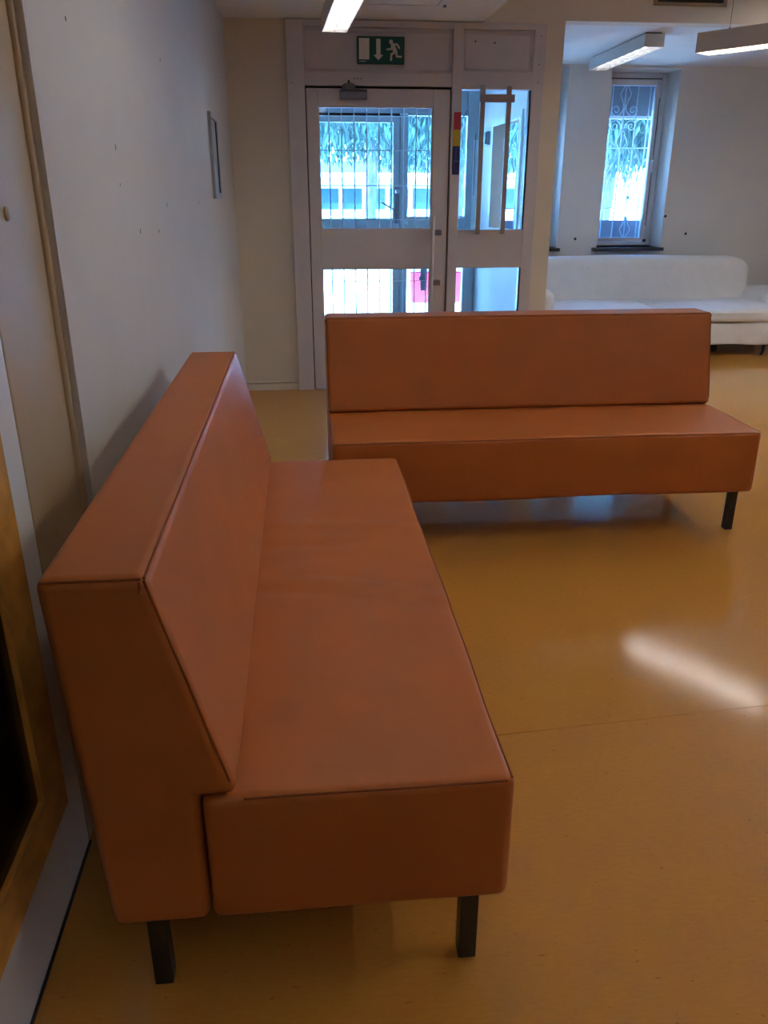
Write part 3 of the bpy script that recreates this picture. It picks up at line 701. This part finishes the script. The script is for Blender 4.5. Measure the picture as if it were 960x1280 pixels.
# red bin
rb = thing('red_bin', 'red bin with grey lid standing on the paving outside', 'bin', (1.86, 11.65, -.02))
def bd(p, n): q = p.copy(); s = 1 + .10 * (p.z - .2); q.x = 1.86 + (p.x - 1.86) * s; return q
obj('body', roundbox(1.50, 2.22, 11.45, 11.85, -.018, .40, .03, 8, 6, 6, bd), 'binred', rb, smooth=180)
obj('lid', roundbox(1.49, 2.23, 11.44, 11.86, .40, .425, .01, 8, 6, 2), 'bingrey', rb, smooth=180)
obj('handle', tube(nb(), [(1.53, 11.62, .42), (1.50, 11.62, .455), (1.46, 11.62, .47)], .012, 8), 'bingrey', rb, smooth=60)
# low white annex across the yard
an = thing('annex_building', 'long low white building across the yard with dark windows', 'building', (2.7, 45, 0))
obj('wall', box(nb(), -8, 13.4, 45, 50, -.02, 2.2), 'annex', an)
obj('roof', prism(nb(), [(44.4, 2.2), (50.6, 2.2), (50.6, 2.35), (47.5, 3.0), (44.4, 2.3)], 'x', -8.4, 13.8), 'annex_roof', an)
obj('fascia', box(nb(), -8.4, 13.8, 44.3, 44.4, 2.10, 2.34), 'annex', an)
for i in range(17):
    x = -7.6 + i * 1.22
    wn_ = obj('window_frame', box(nb(), x + .06, x + 1.16, 44.96, 45.02, .52, 1.66), 'annex', an); obj('pane', box(nb(), x + .12, x + 1.10, 44.94, 44.97, .58, 1.60), 'annex_glass', wn_)
    obj('pillar', box(nb(), x - .09, x + .09, 44.8, 45.0, -.02, 2.1), 'annex', an)
# hand rail beyond the side room window
rl = thing('yard_railing', 'thin horizontal pipe railing in the yard beyond the grilled window', 'railing', (6.5, 16, -.02))
obj('rail', tube(nb(), [(3.6, 16.5, 1.55), (10, 16.5, 1.55)], .025, 8), 'bingrey', rl, smooth=60)
for x in (4.4, 7.2, 9.9): obj('post', tube(nb(), [(x, 16.5, -.02), (x, 16.5, 1.55)], .03, 8), 'bingrey', rl, smooth=60)

def tree(label, x, y, tr, h, crown_r, zlo, n_str, seed):
    rd = random.Random(seed); r = thing('weeping_tree', label, 'tree', (x, y, -.02))
    pts = [(x + .03 * math.sin(i * 1.7), y, -.02 + h * .75 * i / 10) for i in range(11)]
    obj('trunk', tube(nb(), pts, [tr * (1.15 - .05 * i) for i in range(11)], 12), 'bark', r, smooth=80)
    tops = []
    for i in range(9):
        a = 2 * PI * i / 9 + rd.random(); l = crown_r * (.55 + .4 * rd.random()); z0 = h * (.45 + .3 * rd.random())
        p = [(x, y, z0), (x + .5 * l * math.cos(a), y + .5 * l * math.sin(a), z0 + h * .17), (x + l * math.cos(a), y + l * math.sin(a), z0 + h * .15)]
        obj('branch', tube(nb(), p, [tr * .4, tr * .25, tr * .1], 7), 'bark', r, smooth=80)
    V = []; Fc = []
    for s in range(n_str):
        a = rd.random() * 2 * PI; q = crown_r * math.sqrt(rd.random()); px, py = x + q * math.cos(a), y + q * math.sin(a)
        zt = h * (1.0 - .35 * (q / crown_r) ** 2) * (.8 + .2 * rd.random()); zb = zlo + (zt - zlo) * .55 * rd.random() ** 1.3
        z = zt; dx = (rd.random() - .5) * .1
        while z > zb:
            w = .016 + .020 * rd.random(); l = .12 + .14 * rd.random(); an_ = rd.random() * PI; ca_, sa_ = math.cos(an_) * w, math.sin(an_) * w
            ox, oy = px + rd.gauss(0, .07), py + rd.gauss(0, .07); k = len(V); tx = rd.gauss(0, .06)
            V += [(ox, oy, z), (ox + ca_ + tx * .5, oy + sa_, z - l * .45), (ox + tx, oy + .02, z - l), (ox - ca_ + tx * .5, oy - sa_, z - l * .5)]
            Fc.append((k, k + 1, k + 2, k + 3)); z -= .06 + .06 * rd.random(); px += dx * .1
    me = bpy.data.meshes.new('foliage'); me.from_pydata([(a - x, b_ - y, c2 + .02) for a, b_, c2 in V], [], Fc); me.materials.append(M['leaf'])
    o = bpy.data.objects.new('foliage', me); COL.objects.link(o); o.parent = r; o['kind'] = 'stuff'
    return r
tree('weeping tree with a pale trunk straight behind the entrance door glass', 1.42, 17.0, .11, 5.2, 2.2, 2.05, 1000, 1)
tree('weeping tree seen at the left of the entrance door glass', -1.6, 21.5, .14, 6.0, 2.3, 2.1, 1000, 2)
tree('weeping tree to the right behind the porch mullion', 4.2, 22.5, .13, 6.0, 2.4, 2.0, 1000, 3)
tree('weeping tree behind the grilled side room window', 4.98, 13.6, .11, 4.6, 1.9, 1.75, 1000, 4)
tree('weeping tree at the far right of the yard', 8.9, 18.5, .13, 5.5, 2.1, 2.1, 1000, 5)
